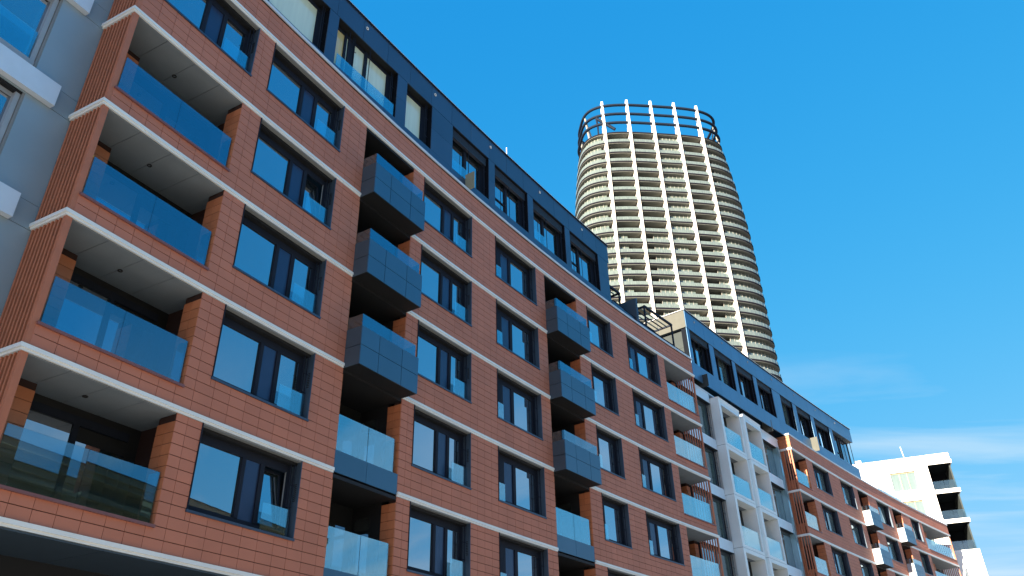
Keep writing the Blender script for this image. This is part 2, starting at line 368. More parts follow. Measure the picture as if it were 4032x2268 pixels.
def loggia(F, root, s0, s1, zb, left_pier, seams, slats, lamp=True, near=True, glass='rail'):
    """wide loggia between two string courses with a tiled parapet and glass"""
    zc = zb + 3.0
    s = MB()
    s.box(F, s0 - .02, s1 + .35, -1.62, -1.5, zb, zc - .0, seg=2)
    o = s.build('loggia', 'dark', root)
    # ceiling boards
    n = 4; a = s0
    cuts = [s0, s0 + .9, s0 + 1.76, s0 + 2.6, s1]
    for i in range(n):
        B(F, cuts[i] + (.006 if i else 0), cuts[i + 1] - .006, -1.5, -.03, zc - .02, zc + .02, seg=1).build('ceiling_board', 'ceil', o)
    if not left_pier: pass
    B(F, s1, s1 + .3, -1.5, -.58, zc - .02, zc + .02, seg=1).build('ceiling_board', 'ceil', o) if left_pier else None
    if lamp:
        c = F.P(s0 + 1.79, -.80, zc - .02); lm = MB(); 
        pts = [(c[0] + .045 * math.cos(t), c[1] + .045 * math.sin(t), c[2] - .012) for t in [2 * math.pi * i / 14 for i in range(14)]]
        lm.tube(pts, .016, 6, closed=True).build('ceiling_lamp', 'dark', o)
    # parapet cap and glass
    B(F, s0 + .0, s1 - .0, -.22, .05, zb + .575, zb + .632, seg=2).build('parapet_cap', 'capred', o)
    g0 = s0 + .11; g1 = s1 - .05
    cc = [g0] + seams + [g1]
    for i in range(len(cc) - 1):
        B(F, cc[i] + .004, cc[i + 1] - .004, -.095, -.078, zb + .633, zb + 1.70, seg=1).build('glass_pane', glass, o)
    B(F, g1 - .02, g1 - .004, -.40, -.10, zb + .633, zb + 1.70, seg=1).build('glass_pane', 'rail2', o)
    # back glazing
    fr = MB(); q = s0 + (.95 if left_pier else .1); e = s1 - (0 if left_pier else .6)
    fr.box(F, q, e, -1.5, -1.44, zb + 2.62, zb + 2.8, seg=1); fr.box(F, (q + e) / 2 - .06, (q + e) / 2 + .06, -1.5, -1.43, zb + .1, zb + 2.8, seg=1); fr.box(F, q, q + .08, -1.5, -1.43, zb + .1, zb + 2.8, seg=1)
    fr.build('door_frame', 'frame', o)
    B(F, q + .08, (q + e) / 2 - .06, -1.5, -1.47, zb + .15, zb + 2.62, seg=1).build('door_pane', 'pane', o)
    B(F, (q + e) / 2 + .06, e, -1.5, -1.47, zb + .15, zb + 2.3, seg=1).build('door_pane', 'pane', o)
    # tiled cheeks / piers
    k = 0
    while zb + .137 + ROW * (k + 1) < zc - .0:
        z0 = zb + .137 + ROW * k + .006; z1 = z0 + ROW - .012
        if k == 11: z1 = zc - .02
        if left_pier:
            for a, b_ in ((s0 + .02, s0 + .47), (s0 + .48, s0 + .94)): B(F, a, b_, -1.07, -1.05, z0, z1, seg=1).build('tile', 'tile_side', o)
            for d0, d1 in ((-.28, -.006), (-.565, -.29)): B(F, s1 - .004, s1 + .016, d0, d1, z0, z1, seg=1).build('tile', 'tile_side', o)
        else:
            if near: B(F, s1 - .5, s1 - .16, -1.10, -1.08, z0, z1, seg=1).build('tile', 'tile_side', o)
            B(F, s1 - .52, s1 - .50, -1.4, -1.10, z0, z1, seg=1).build('tile', 'tile_side', o)
        k += 1
    if left_pier:
        for q in ((s0, s0 + .95, -1.5, -1.075), (s1 + .02, s1 + .12, -.57, -.03), (s1 + .30, s1 + .36, -1.5, -.57)): B(F, *q, zb, zc - .02, seg=1).build('pier', 'backing', o)
    else: B(F, s1 - .5, s1 - .16, -1.5, -1.11, zb, zc - .02, seg=1).build('pier', 'backing', o)
    B(F, s0 + .02, s1, -1.5, -.03, zb + .0, zb + .12, seg=1).build('balcony_floor', 'ceil', o)
    return o

def string_course(F, root, s0, s1, zb, left_return=None, seg=None):
    m = MB().box(F, s0, s1, -.03, .050, zb + .052, zb + .133)
    m.box(F, s0, s1, -.03, .022, zb, zb + .052)
    if left_return is not None:
        m.box(F, s0 - .11, s0 - .0, left_return, .05, zb + .052, zb + .133, seg=1); m.box(F, s0 - .07, s0 + .0, left_return, .022, zb, zb + .052, seg=1)
    m.build('string_course', 'band', root)

def tile_field(F, root, sbreaks, zlist, holes, limit=300):
    cells = []
    for z0, z1 in zlist:
        for i in range(len(sbreaks) - 1):
            cells += subtract([(sbreaks[i], sbreaks[i + 1], z0, z1)], [h for h in holes if h[1] > sbreaks[i] and h[0] < sbreaks[i + 1] and h[3] > z0 and h[2] < z1], .03)
    def dist(c):
        p = F.P((c[0] + c[1]) / 2, 0, (c[2] + c[3]) / 2); q = Vector(p) - Vector((0, 0, H))
        f = Vector((0, math.cos(PITCH), math.sin(PITCH))); u = q.dot(f)
        xx = q.x / u; yy = (-q.y * math.sin(PITCH) + q.z * math.cos(PITCH)) / u
        out_ = abs(xx) > .655 or abs(yy) > .37
        return q.length * (.6 + .4 / max(.05, (c[1] - c[0]) * 2)) + (1000 if out_ else 0)
    cells.sort(key=dist)
    rest = MB()
    for i, c in enumerate(cells):
        j = random.uniform(-.0012, .0012)
        a = (F, c[0] + .005, c[1] - .005, -.022, j, c[2] + .0085, c[3] - .0085)
        if i < limit: B(*a, seg=1).build('tile', 'tile', root)
        else: rest.box(*a, seg=1)
    rest.build('tile_cladding', 'tile', root, kind='stuff')

def breaks(keys, step=.462):
    o = []
    for a, b in zip(keys, keys[1:]):
        n = max(1, round((b - a) / step)); o += [a + (b - a) * i / n for i in range(n)]
    return o + [keys[-1]]

def slat_screen(F, root, s, zb, d0, d1, n, post=True, backing=True, z0=.137, z1=3.0):
    o = MB().box(F, s - .1, s + .04, -.10, -.004, zb + z0, zb + z1 - .004, seg=1).build('slat_screen', 'slat', root)
    st = (d1 - d0) / n
    for i in range(n):
        B(F, s - .1, s - .045, d0 + st * i + .01, d0 + st * i + st * .48, zb + z0, zb + z1 - .004, seg=1).build('slat', 'slat', o)
    if backing: B(F, s - .015, s + .0, d0, d1, zb + z0, zb + z1 - .004, seg=1).build('screen_backing', 'backing', o)
    return o

# ================================================================== RED BUILDING (near)
red = thing('apartment_building', 'nearest terracotta tiled apartment block with white string courses, filling the left half', 'building', F1.P(0, 0, 0), 'terracotta tiled apartment blocks')
KEYS1 = [0, 3.393, 4.078, 7.193, 8.321, 10.93, 11.535, 14.536, 16.155, 19.149, 19.851, 22.528, 23.454, 25.611, 27.185, 30.308, 31.029, 34.272]
sb = [0, .49, .93, 1.37, 1.86, 2.345, 2.78, 3.215, 3.69, 4.21, 4.67, 5.15, 5.63, 6.11, 6.60, 7.035, 7.53, 8.02, 8.321] + breaks([10.93, 11.24, 11.535, 14.536, 16.155, 19.149, 19.851, 22.528, 22.99, 23.454, 25.611, 27.185, 30.308, 31.029, 34.33])
sb = sorted(sb); sb.insert(sb.index(8.321) + 1, 9.2) ; sb.insert(sb.index(9.2) + 1, 10.0)
holes = []; wins = []
WINS1 = [(4.078, 7.193, 'A'), (11.535, 14.536, 'A'), (16.155, 19.149, 'C'), (23.454, 25.611, 'D'), (27.185, 30.308, 'C')]
for k in range(1, 6):
    zb = zB(k)
    for a, b_, l in WINS1: holes.append((a, b_, zb + 1.10, zb + 3.001)); wins.append((a, b_, zb, l, k))
    if k <= 4: holes.append((0, 3.393, zb + .63, zb + 3.001))
    else: holes.append((.35, 3.45, zb + 1.10, zb + 3.001)); wins.append((.35, 3.45, zb, 'A', k))
    holes.append((31.029, 34.4, zb + .63, zb + 3.001))
    holes.append((8.321, 10.93, zb, zb + 3.001)); holes.append((19.851, 22.528, zb, zb + 3.001))
zl = []
for k in range(1, 6):
    zl += [(zB(k) + .137 + ROW * j, zB(k) + (.137 + ROW * (j + 1) if j < 11 else 2.998)) for j in range(12)]
zl += [(zB(6) + .137 + ROW * j, zB(6) + min(.137 + ROW * (j + 1), 1.085)) for j in range(4)]
tile_field(F1, red, sb, zl, holes)
bk = MB()
for k in range(1, 7):
    for a, b_, z0, z1 in subtract([(0, 34.3, zB(k), zB(k) + (3.0 if k < 6 else 1.08))], [h for h in holes if h[2] < zB(k) + 3 and h[3] > zB(k) + .01]):
        bk.box(F1, a, b_, -.28, -.024, z0, z1)
bk.build('wall', 'backing', red)
core = MB().box(F1, .3, 34.1, -13, -1.75, 0, zB(6) + .9); core.box(F1, 34.1, 34.3, -13, -1.6, 0, zB(6) + .9, seg=1)
core.box(F1, 0, 34.3, -13, -.3, zB(6) + .0, zB(6) + .9)
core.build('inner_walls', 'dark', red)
for a, b_, zb, l, k in wins:
    window(F1, red, a, b_, zb, l, opened=(l == 'A' and a < 5 and a > 1 and k in (1, 4)) or (l == 'C' and a < 17 and k == 5))
for k in range(1, 6):
    for a, b_ in ((8.321, 10.93), (19.851, 22.528)):
        recess(F1, red, a, b_, zB(k))
        (balcony if k >= 3 else flush_balcony)(F1, red, a, b_, zB(k))
    if k <= 4: loggia(F1, red, 0, 3.393, zB(k), True, [1.72], None)
    loggia(F1, red, 31.029, 34.272, zB(k), False, [32.65], None, lamp=False, glass='rail_far')
for k in range(1, 7):
    segs = [(-.06, 8.31), (10.94, 19.84), (22.54, 34.40)] if k < 6 else [(-.06, 34.40)]
    if k == 1: segs = [(-.06, 34.40)]
    for i, (a, b_) in enumerate(segs): string_course(F1, red, a, b_, zB(k), left_return=-1.11 if i == 0 else None)
for k in range(1, 6): slat_screen(F1, red, -.0, zB(k), -1.1, -.11, 8)
slat_screen(F1, red, -.0, zB(6), -1.1, -.11, 8, z1=1.08)
# end screen of open slats at the far corner, one per storey
for k in range(1, 6):
    zb = zB(k)
    o = B(F1, 34.22, 34.33, -.07, -.0, zb + .62, zb + 2.998).build('slat_screen', 'slat', red)
    for i in range(7):
        B(F1, 34.26, 34.31, -1.05 + i * .14, -1.0 + i * .14, zb + .62, zb + 2.998).build('slat', 'slat', o)
    B(F1, 34.27, 34.33, -1.6, -.024, zb, zb + .62).build('parapet_end', 'tile_side', o)
# coping, roof
B(F1, -.1, 34.42, -.32, .055, zB(6) + 1.088, zB(6) + 1.20).build('coping', 'coping', red)
B(F1, -.1, 34.36, -.30, .02, zB(6) + 1.06, zB(6) + 1.088).build('coping_shadow_gap', 'dark', red)
# ground storey: deep soffit and louvres
g = MB().box(F1, 0, 34.2, -2.4, -2.3, 0, zB(1) - .05); g.build('shopfront', 'dark', red)
for i in range(14): B(F1, i * 2.45 + .006, i * 2.45 + 2.444, -2.22, -.0, zB(1) - .04, zB(1) - .004, seg=1).build('soffit_board', 'graypan', red)
lv = MB()
for i in range(26):
    lv.box(F1, 0, 12, -2.3, -2.22, zB(1) - .18 - i * .09, zB(1) - .14 - i * .09)
lv.build('louvre', 'louver', red)
lp = MB()
for s in (0, 2.33, 4.7, 7.1, 9.5, 12): lp.box(F1, s, s + .07, -2.31, -2.19, zB(1) - 2.5, zB(1) - .06, seg=1)
lp.build('louvre_post', 'louver', red)

# ---- penthouse of the near block
Z6 = zB(6)
def penthouse(F, root, s0, s1, zsill, ztopw, zf0, zf1, joints, piers, opens, navy, rings, ring_mat='steel', zbot=1.0, endover=.15, sill_from=None):
    f = MB().box(F, s0 - .0, s1 + endover, -9.5, -.05, Z6 + zf0 + .02, Z6 + zf1 - .02)
    rf = f.build('roof_slab', 'dark', root)
    for a, b_ in zip(joints, joints[1:]):
        B(F, a + .006, b_ - .006, -.05, -.02, Z6 + zf0, Z6 + zf1, seg=1).build('fascia_panel', navy, rf)
    B(F, s0, s1 + endover + .03, -9.6, .025, Z6 + zf1, Z6 + zf1 + .05).build('roof_edge', 'frame', rf)
    B(F, s0, s1 + endover + .03, -.06, .03, Z6 + zf1 + .05, Z6 + zf1 + .065).build('roof_edge', 'coping', rf)
    for s in rings:
        c0 = F.P(s, -.012, Z6 + zf1 - .36); c1 = Vector(F.P(s + .1, -.012, 0)) - Vector(F.P(s, -.012, 0)); c1.normalize()
        pts = [tuple(Vector(c0) + c1 * (.055 * math.cos(t)) + Vector((0, 0, .055 * math.sin(t)))) for t in [2 * math.pi * i / 16 for i in range(16)]]
        MB().tube(pts, .018, 6, closed=True).build('vent_ring', 'band', rf)
    for i, (a, b_) in enumerate(zip(joints, joints[1:])):
        if sill_from is not None and b_ <= sill_from: continue
        B(F, a + .005, b_ - .005, -.08, -.02, Z6 + zbot, Z6 + zsill, seg=1).build('sill_panel', navy, root)
    for a, b_ in piers:
        zz = [zsill + .006, zsill + (zf0 - zsill) * .5, zf0 - .01]
        for z0, z1 in zip(zz, zz[1:]): B(F, a, b_, -.05, -.021, Z6 + z0, Z6 + z1 - .008, seg=1).build('pier_panel', navy, root)
    for a, b_ in piers: B(F, a + .02, b_ - .02, -.36, -.052, Z6 + zsill, Z6 + zf0 - .01, seg=1).build('pier_shade_core', 'matte', root)  # blackened pier sides, reveal shade put into the colour
    B(F, s0, s1, -9.4, -.62, Z6 + .9, Z6 + zf0 + .01).build('inner_walls', 'dark', root)

pj = [7.97 + 1.337 * (i - 7) for i in range(21)] + [26.6]
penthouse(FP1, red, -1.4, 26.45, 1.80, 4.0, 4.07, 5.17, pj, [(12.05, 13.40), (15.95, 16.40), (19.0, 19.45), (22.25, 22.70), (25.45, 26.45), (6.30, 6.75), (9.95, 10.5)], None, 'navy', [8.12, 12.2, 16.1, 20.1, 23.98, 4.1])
def pwin(F, root, s0, s1, z0, z1, mulls, panes, dfr=-.33, blind=True, rail=True, splits=()):
    fr = MB().box(F, s0, s1, dfr - .06, dfr, Z6 + z1 - .14, Z6 + z1, seg=1); fr.box(F, s0, s1, dfr - .06, dfr, Z6 + z0, Z6 + z0 + .08, seg=1)
    edges = [s0 + .05] + [x for mm in mulls for x in mm] + [s1 - .28]
    fr.box(F, s0, s0 + .05, dfr - .06, dfr, Z6 + z0, Z6 + z1, seg=1); fr.box(F, s1 - .28, s1, dfr - .06, dfr - .01, Z6 + z0, Z6 + z1, seg=1)
    for a, b_ in mulls: fr.box(F, a, b_, dfr - .06, dfr + .03, Z6 + z0, Z6 + z1, seg=1)
    for a, b_, z in splits: fr.box(F, a, b_, dfr - .05, dfr + .01, Z6 + z, Z6 + z + .07, seg=1)
    w_ = fr.build('window', 'frame', root)
    for (a, b_), p in zip(zip(edges[::2], edges[1::2]), panes):
        B(F, a, b_, dfr - .05, dfr - .03, Z6 + z0 + .08, Z6 + z1 - .14, seg=1).build('pane', p, w_)
    if blind:
        for i in range(6): B(F, s0 + .02, s1 - .06, -.26, -.12, Z6 + z1 - .03 - i * .07, Z6 + z1 + .01 - i * .07, seg=1).build('blind_slat', 'blind', w_)
    if rail:
        r_ = MB()
        for s in (s1 - .2, s1 - .12): r_.box(F, s, s + .02, -.18, -.16, Z6 + z0, Z6 + z1, seg=1)
        for mm in mulls: r_.box(F, (mm[0] + mm[1]) / 2, (mm[0] + mm[1]) / 2 + .02, -.14, -.12, Z6 + z0, Z6 + z1, seg=1)
        for z in (z0 + .6, z0 + 1.5): r_.box(F, s1 - .2, s1 - .02, -.17, -.155, Z6 + z, Z6 + z + .02, seg=1)
        r_.build('blind_rail', 'frame', w_)
    return w_
pwin(FP1, red, -1.3, 3.95, 1.82, 4.06, [(1.2, 1.3)], ['pane_light', 'pane_light'], blind=False)
pwin(FP1, red, 4.0, 6.30, 1.82, 4.06, [], ['pane_light'], blind=False)
pwin(FP1, red, 6.78, 7.85, 1.82, 4.06, [(7.38, 7.48)], ['pane_warm', 'pane_light'], blind=False)
pwin(FP1, red, 7.87, 9.93, 1.82, 4.06, [(8.42, 8.56)], ['pane_light', 'pane_light'], blind=False)
pwin(FP1, red, 10.52, 12.0, 1.82, 4.06, [], ['pane_light'], blind=False)
for a, b_, x, sp in ((13.42, 15.93, 14.55, None), (16.42, 18.98, 17.55, 1), (19.47, 22.23, 20.6, None), (22.72, 25.43, 23.8, 1)):
    pwin(FP1, red, a, b_, 1.82, 4.0, [(x, x + .16)], ['pane', 'pane'], splits=[(a, x, 2.55)] if sp else ())
for a, b_ in ((6.9, 9.9),): B(FP1, a, b_, -.10, -.085, Z6 + 1.8, Z6 + 2.45, seg=2).build('guard_glass', 'rail2', red)
for a, b_ in ((13.45, 14.5), (19.5, 20.5)): B(FP1, a, b_, -.10, -.085, Z6 + 1.8, Z6 + 2.4, seg=1).build('guard_glass', 'rail2', red)
# cream privacy screen on the ledge
B(FP1, 14.28, 14.32, -.02, .42, Z6 + 1.2, Z6 + 2.02).build('privacy_screen', 'beige', red)
# lightning rod
p = F1.P(17.9, -.5, Z6 + 5.2); MB().tube([p, (p[0], p[1], p[2] + 1.05)], .022, 6).build('lightning_rod', 'coping', red)
# terrace parapet beyond the penthouse
ts = [26.6, 27.75, 28.95, 30.3, 31.65, 33.0, 34.25]
for a, b_ in zip(ts, ts[1:]):
    z = 1.78 - (a - 26.6) * .028
    B(FP1, a + .005, b_ - .005, -.1, -.0, Z6 + 1.0, Z6 + z, seg=1).build('sill_panel', 'navy', red)
    B(FP1, a, b_, -.12, .03, Z6 + z, Z6 + z + .035, seg=1).build('parapet_cap', 'frame', red)
sc_ = MB().box(FP1, 28.95, 29.03, -1.35, .12, Z6 + 1.2, Z6 + 2.95); sc_.build('privacy_screen', 'graypan', red)
B(FP1, 29.035, 29.12, -.1, .14, Z6 + 1.2, Z6 + 3.0).build('privacy_screen_post', 'navy', red)
def pergola(s0, s1, d0, d1, zt, zl):
    m = MB()
    for s in (s0, s1):
        for d in (d0, d1): m.box(F1, s, s + .08, d, d + .08, Z6 + 1.0, Z6 + zt, seg=1)
    for d in (d0, d1): m.box(F1, s0, s1 + .08, d, d + .10, Z6 + zt, Z6 + zt + .12, seg=1)
    for s in (s0, s1): m.box(F1, s, s + .08, d0, d1, Z6 + zt, Z6 + zt + .1, seg=1)
    o = m.build('pergola', 'frame', red)
    for i in range(4):
        d = d0 + (d1 - d0) * (i + 1) / 5
        B(F1, s0 + .05, s1, d, d + .05, Z6 + zt + .01, Z6 + zt + .07, seg=1).build('pergola_bar', 'beige' if i % 2 else 'frame', o)
pergola(30.6, 33.6, -2.0, -.62, 3.25, 0)
pergola(26.7, 27.7, -1.6, -.5, 2.75, 0)

# yellow clamp left on the second loggia parapet
yc = MB(); q = F1.P(.10, -.09, zB(3) + 1.70)
yt = thing('plastic_clamp', 'small yellow clamp at the left glass corner of the second loggia from the top', 'clamp', q)
ym = MB().box(F1, .02, .10, -.15, -.09, zB(3) + 1.68, zB(3) + 1.72); ym.box(F1, .05, .08, -.15, -.12, zB(3) + 1.58, zB(3) + 1.68); ym.box(F1, .03, .11, -.14, -.13, zB(3) + 1.60, zB(3) + 1.62); ym.build('jaw', 'yellow', yt)

# ================================================================== GRAY BUILDING (left edge)
gray = thing('apartment_building', 'grey metal clad block with pale projecting ledges at the left edge of the photo', 'building', F1.P(-6, -1.13, 0))
ghole = []
for k in range(1, 7): ghole += [(-4.0, -1.13, zB(k) + .68, zB(k) + 2.96), (-8.6, -5.7, zB(k) + .68, zB(k) + 2.96)]
gw = MB()
for k in range(1, 7):
    for z0, z1 in ((zB(k) + .006, zB(k) + .594), (zB(k) + .606, zB(k) + 2.994)):
        for a, b_ in ((-12, -4.85), (-4.84, -.02)):
            for r0 in subtract([(a, b_, z0, z1)], ghole): B(F1, r0[0], r0[1], -1.16, -1.13, r0[2], r0[3], seg=1).build('cladding_panel', 'graywall', gray)
gb = MB()
for r0 in subtract([(-12, .25, 0, zB(6) + 3.0)], ghole): gb.box(F1, r0[0], r0[1], -1.4, -1.162, r0[2], r0[3])
gb.box(F1, -12, .25, -13, -1.9, 0, zB(7)); gb.build('wall', 'dark', gray)
for k in range(1, 7):
    for a, b_ in ((-4.0, -1.13), (-8.6, -5.7)):
        z0, z1 = zB(k) + .68, zB(k) + 2.96
        f = MB().box(F1, a, a + .14, -1.36, -1.19, z0, z1); f.box(F1, b_ - .16, b_ - .06, -1.36, -1.19, z0, z1); f.box(F1, a, b_, -1.36, -1.19, z0, z0 + .22); f.box(F1, a, b_, -1.36, -1.30, z1 - .15, z1)
        f.box(F1, (a + b_) / 2 - .5, (a + b_) / 2 - .4, -1.36, -1.2, z0, z1)
        o = f.build('window', 'palepan', gray)
        B(F1, a + .14, b_ - .16, -1.34, -1.32, z0 + .22, z1 - .15).build('pane', 'pane', o)
        B(F1, a + .1, b_ - .2, -1.21, -1.195, z0 + .1, z0 + 1.0).build('guard_glass', 'rail2', o)
        B(F1, a, b_, -1.35, -1.16, z1 - .05, z1 + .02).build('blind_box', 'dark', o)
        B(F1, b_ - .05, b_ - .0, -1.3, -1.15, z0, z1).build('jamb', 'lite', o)
    for a, b_ in ((-4.1, -.58), (-8.7, -5.0)):
        B(F1, a, b_, -1.13, -.98, zB(k) + .0, zB(k) + .585).build('ledge', 'ledge', gray)

# ================================================================== WHITE BUILDING
wh = thing('apartment_building', 'white panelled block with two columns of box loggias between the two terracotta blocks', 'building', F2.P(4, 0, 0))
LZ = zB(6) + .15            # underside of the top ledge
wl = MB(); whole = []
segs2 = [(-3.6, .15), (6.75, 11.25)]
for k in range(0, 6):
    zt = LZ - 3.0 * k
    for a, b_ in segs2:
        B(F2, a, b_, -.30, 0, zt, zt + .62).build('spandrel_panel', 'whitelight', wh)
        f = MB().box(F2, a, b_ - .1, -.34, -.28, zt - 2.38, zt - 2.2); f.box(F2, a, b_ - .1, -.34, -.28, zt - .16, zt)
        m_ = [b_ - .12] if b_ < 1 else [a, b_ - 1.5, b_ - 1.42]
        for s in (b_ - .16, (a + b_) / 2, a): f.box(F2, s, s + .07, -.35, -.26, zt - 2.38, zt)
        for s in (b_ - .1, b_ - .22): f.box(F2, s, s + .025, -.12, -.10, zt - 2.38, zt)
        for z in (zt - .8, zt - 1.6): f.box(F2, b_ - .3, b_, -.12, -.11, z, z + .025)
        o = f.build('window', 'graypan', wh)
        B(F2, a, b_ - .1, -.33, -.31, zt - 2.2, zt - .16).build('pane', 'pane_green', o)
        B(F2, a, b_, -.25, -.0, zt - .04, zt - .004).build('blind_box', 'dark', o)
B(F2, -3.6, 11.3, -.34, .03, LZ + .62, LZ + .70).build('coping', 'ledge', wh)
B(F2, -5.5, 11.2, -12, -.36, 0, LZ + .6).build('inner_walls', 'dark', wh)
JZ = zB(5) + .43
def box_frame(s0, s1, kk):
    z1 = JZ + 3.0 * (1 - kk); z0 = z1 - 3.0; top = (kk == 0)
    if top: z1 = z1 - 2.0 + 1.45 + .0; z1 = JZ + 3.0 - .0
    oL, oR, oT, oB_ = s0 + .30, s1 - .10, z1 - .24, z0 + .17
    m = MB().box(F2, s0, oL, -.02, .55, z0 + .012, z1 - .012); m.box(F2, oR, s1, -.02, .55, z0 + .012, z1 - .012)
    m.box(F2, oL, oR, -.02, .55, oT, z1 - .012); m.box(F2, oL, oR, -.02, .55, z0 + .012, oB_)
    o = m.build('box_loggia', 'white', wh)
    B(F2, oL, oR, -1.4, -.02, oT, oT + .05).build('ceiling_board', 'ceil', o)
    B(F2, oR, oR + .05, -1.4, -.02, oB_, oT).build('cheek', 'white', o); B(F2, oL - .05, oL, -1.4, -.02, oB_, oT).build('cheek', 'white', o)
    B(F2, oL, oR, -1.5, -1.4, oB_, oT).build('back_wall', 'whitelight', o)
    B(F2, oL + .3, oR - .6, -1.4, -1.38, oB_ + .1, oT - .2).build('door_pane', 'pane_green', o)
    h = (oL + oR) / 2
    for a, b_ in ((oL, h - .006), (h + .006, oR)): B(F2, a, b_, .46, .475, oB_ - .0, oB_ + 1.12).build('glass_pane', 'rail_far', o)
    if top: 
        B(F2, oL + .04, oR - .04, .40, .54, oT - .16, oT - .004).build('blind_box', 'whitelight', o)
        B(F2, s0 - .01, s1 + .01, -.05, .57, z1 - .01, z1 + .06).build('coping', 'whitebright', o)
    B(F2, s0 + .02, s1 - .02, .0, .53, z0 - .012, z0 + .012).build('joint', 'reveal', o)
for kk in range(0, 6):
    box_frame(.20, 3.29, kk); box_frame(3.87, 6.71, kk)
B(F2, 3.31, 3.85, -.1, .22, 0, JZ + 2.8).build('downpipe_casing', 'white', wh)
B(F2, 10.75, 11.1, -.3, .10, 0, LZ).build('corner_glass', 'frost', wh)
B(F2, -3.9, -3.86, -.9, .1, LZ + .7, LZ + 1.7).build('privacy_screen', 'enddark', wh)
B(F2, -.9, -.86, -.9, .55, LZ + .7, LZ + 1.5).build('privacy_screen', 'enddark', wh)
B(F2, 9.3, 9.34, -.9, .5, LZ + .7, LZ + 1.5).build('privacy_screen', 'endgray', wh)  # darker than the cream screen: its lack of sun is in the colour

# ================================================================== DARK ROOFTOP STOREY over the white and far terracotta blocks
p2 = thing('rooftop_storey', 'long navy panelled penthouse storey with ribbon windows above the white block', 'rooftop storey', FP2.P(10, 0, Z6 + .6), 'dark penthouse storeys')
pj2 = [0, 1.15] + [1.15 + 1.297 * i for i in range(1, 21)] + [28.41]
pj2 = sorted(set(round(x, 3) for x in pj2 if x < 28.3)) + [28.41]
# roof, fascia
f = B(FP2, 0, 28.41, -12, -.05, Z6 + 4.09, Z6 + 5.23); rf2 = f.build('roof_slab', 'graypan', p2)
for a, b_ in zip(pj2, pj2[1:]):
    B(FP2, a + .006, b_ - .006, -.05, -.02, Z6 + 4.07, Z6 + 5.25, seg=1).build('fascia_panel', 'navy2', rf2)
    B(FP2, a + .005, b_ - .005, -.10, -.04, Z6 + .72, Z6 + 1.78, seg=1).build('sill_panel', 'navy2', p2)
B(FP2, -.03, 28.44, -12, .02, Z6 + 5.25, Z6 + 5.30).build('roof_edge', 'frame', rf2)
B(FP2, -.05, 28.46, -12.02, .03, Z6 + 5.30, Z6 + 5.325).build('roof_edge', 'band', rf2)
for s in (1.25, 5.1, 9.0, 12.95, 16.9, 21.0, 25.0):
    c0 = Vector(FP2.P(s, -.012, Z6 + 4.9)); c1 = (Vector(FP2.P(s + .1, -.012, 0)) - Vector(FP2.P(s, -.012, 0))).normalized()
    MB().tube([tuple(c0 + c1 * (.06 * math.cos(t)) + Vector((0, 0, .06 * math.sin(t)))) for t in [2 * math.pi * i / 12 for i in range(12)]], .018, 5, closed=True).build('vent_ring', 'palepan', rf2)
# end wall, pale grey panels facing the street's near end
for i in range(5):
    B(FP2, -.0 - .03, -.0, -.02 - (i + 1) * 1.9 + .01, -.05 - i * 1.9, Z6 + 4.09, Z6 + 5.25, seg=1).build('end_panel', 'endgray', p2)
    B(FP2, .22, .25, -.12 - (i + 1) * 1.9 + .01, -.12 - i * 1.9, Z6 + 2.9, Z6 + 4.06, seg=1).build('end_panel', 'enddark', p2)
    B(FP2, .22, .25, -.12 - (i + 1) * 1.9 + .01, -.12 - i * 1.9, Z6 + .7, Z6 + 2.89, seg=1).build('end_panel', 'enddark', p2)
B(FP2, .26, 28.2, -11.8, -.70, Z6 + .6, Z6 + 4.08).build('inner_walls', 'dark', p2)
prs = [(.02, .36), (2.98, 3.62), (6.28, 6.76), (9.5, 10.06), (12.6, 14.0), (16.2, 16.88), (19.58, 20.25), (23.3, 23.95)]
for a, b_ in prs:
    B(FP2, a, b_, -.08, -.045, Z6 + 1.79, Z6 + 4.06, seg=1).build('pier_panel', 'navy2', p2); B(FP2, a + .02, b_ - .02, -.42, -.082, Z6 + 1.79, Z6 + 4.06, seg=1).build('pier_shade_core', 'matte', p2)  # black behind the panel carries the shade of the pier sides as colour
for i, (a, b_) in enumerate([(x[1], y[0]) for x, y in zip(prs, prs[1:])] + [(23.95, 28.2)]):
    w = b_ - a; x = a + w * .42
    last = i == 7
    pwin(FP2, p2, a + .02, b_ - .02, 1.80, 4.05, [(x, x + .14)] + ([(a + 2.3, a + 2.42)] if last else []), ['pane', 'pane_green' if i % 3 == 1 else 'pane'] + (['pane'] if last else []), dfr=-.42, blind=not last, splits=[(a, x, 2.5)] if i in (2, 7) else ())
# posts that carry the overhang above the white block
for i in range(9): B(FP2, 1.5 + i * 1.2, 1.6 + i * 1.2, -.9, -.8, Z6 + .6, Z6 + .9).build('support_post', 'dark', p2)

# ================================================================== FAR TERRACOTTA BUILDING
red2 = thing('apartment_building', 'far terracotta tiled apartment block with sunlit balcony sides at the lower right', 'building', F3.P(0, 0, 0), 'terracotta tiled apartment blocks')
W3 = [(3.80, 6.95, 'C'), (9.45, 12.15, 'D'), (17.55, 20.45, 'D'), (25.9, 28.15, 'D')]
LAY['D3'] = [('s', .06, .5), ('m', .5, .66), ('g', .66, 2.5)]
rec3 = [(13.2, 15.5), (21.3, 23.65)]
h3 = []
for k in range(1, 6):
    zb = zB(k)
    for a, b_, l in W3: h3.append((a, b_, zb + 1.10, zb + 3.001))
    for a, b_ in rec3: h3.append((a, b_, zb, zb + 3.001))
    h3.append((0, 2.55, zb + .63, zb + 3.001)); h3.append((29.0, 37.2, zb + .63, zb + 3.001))
sb3 = breaks([0, 2.55, 3.80, 6.95, 9.45, 12.15, 13.2, 15.5, 17.55, 20.45, 21.3, 23.65, 25.9, 28.15, 29.0, 36.9], .47)
tile_field(F3, red2, sb3, zl, h3)
bk = MB()
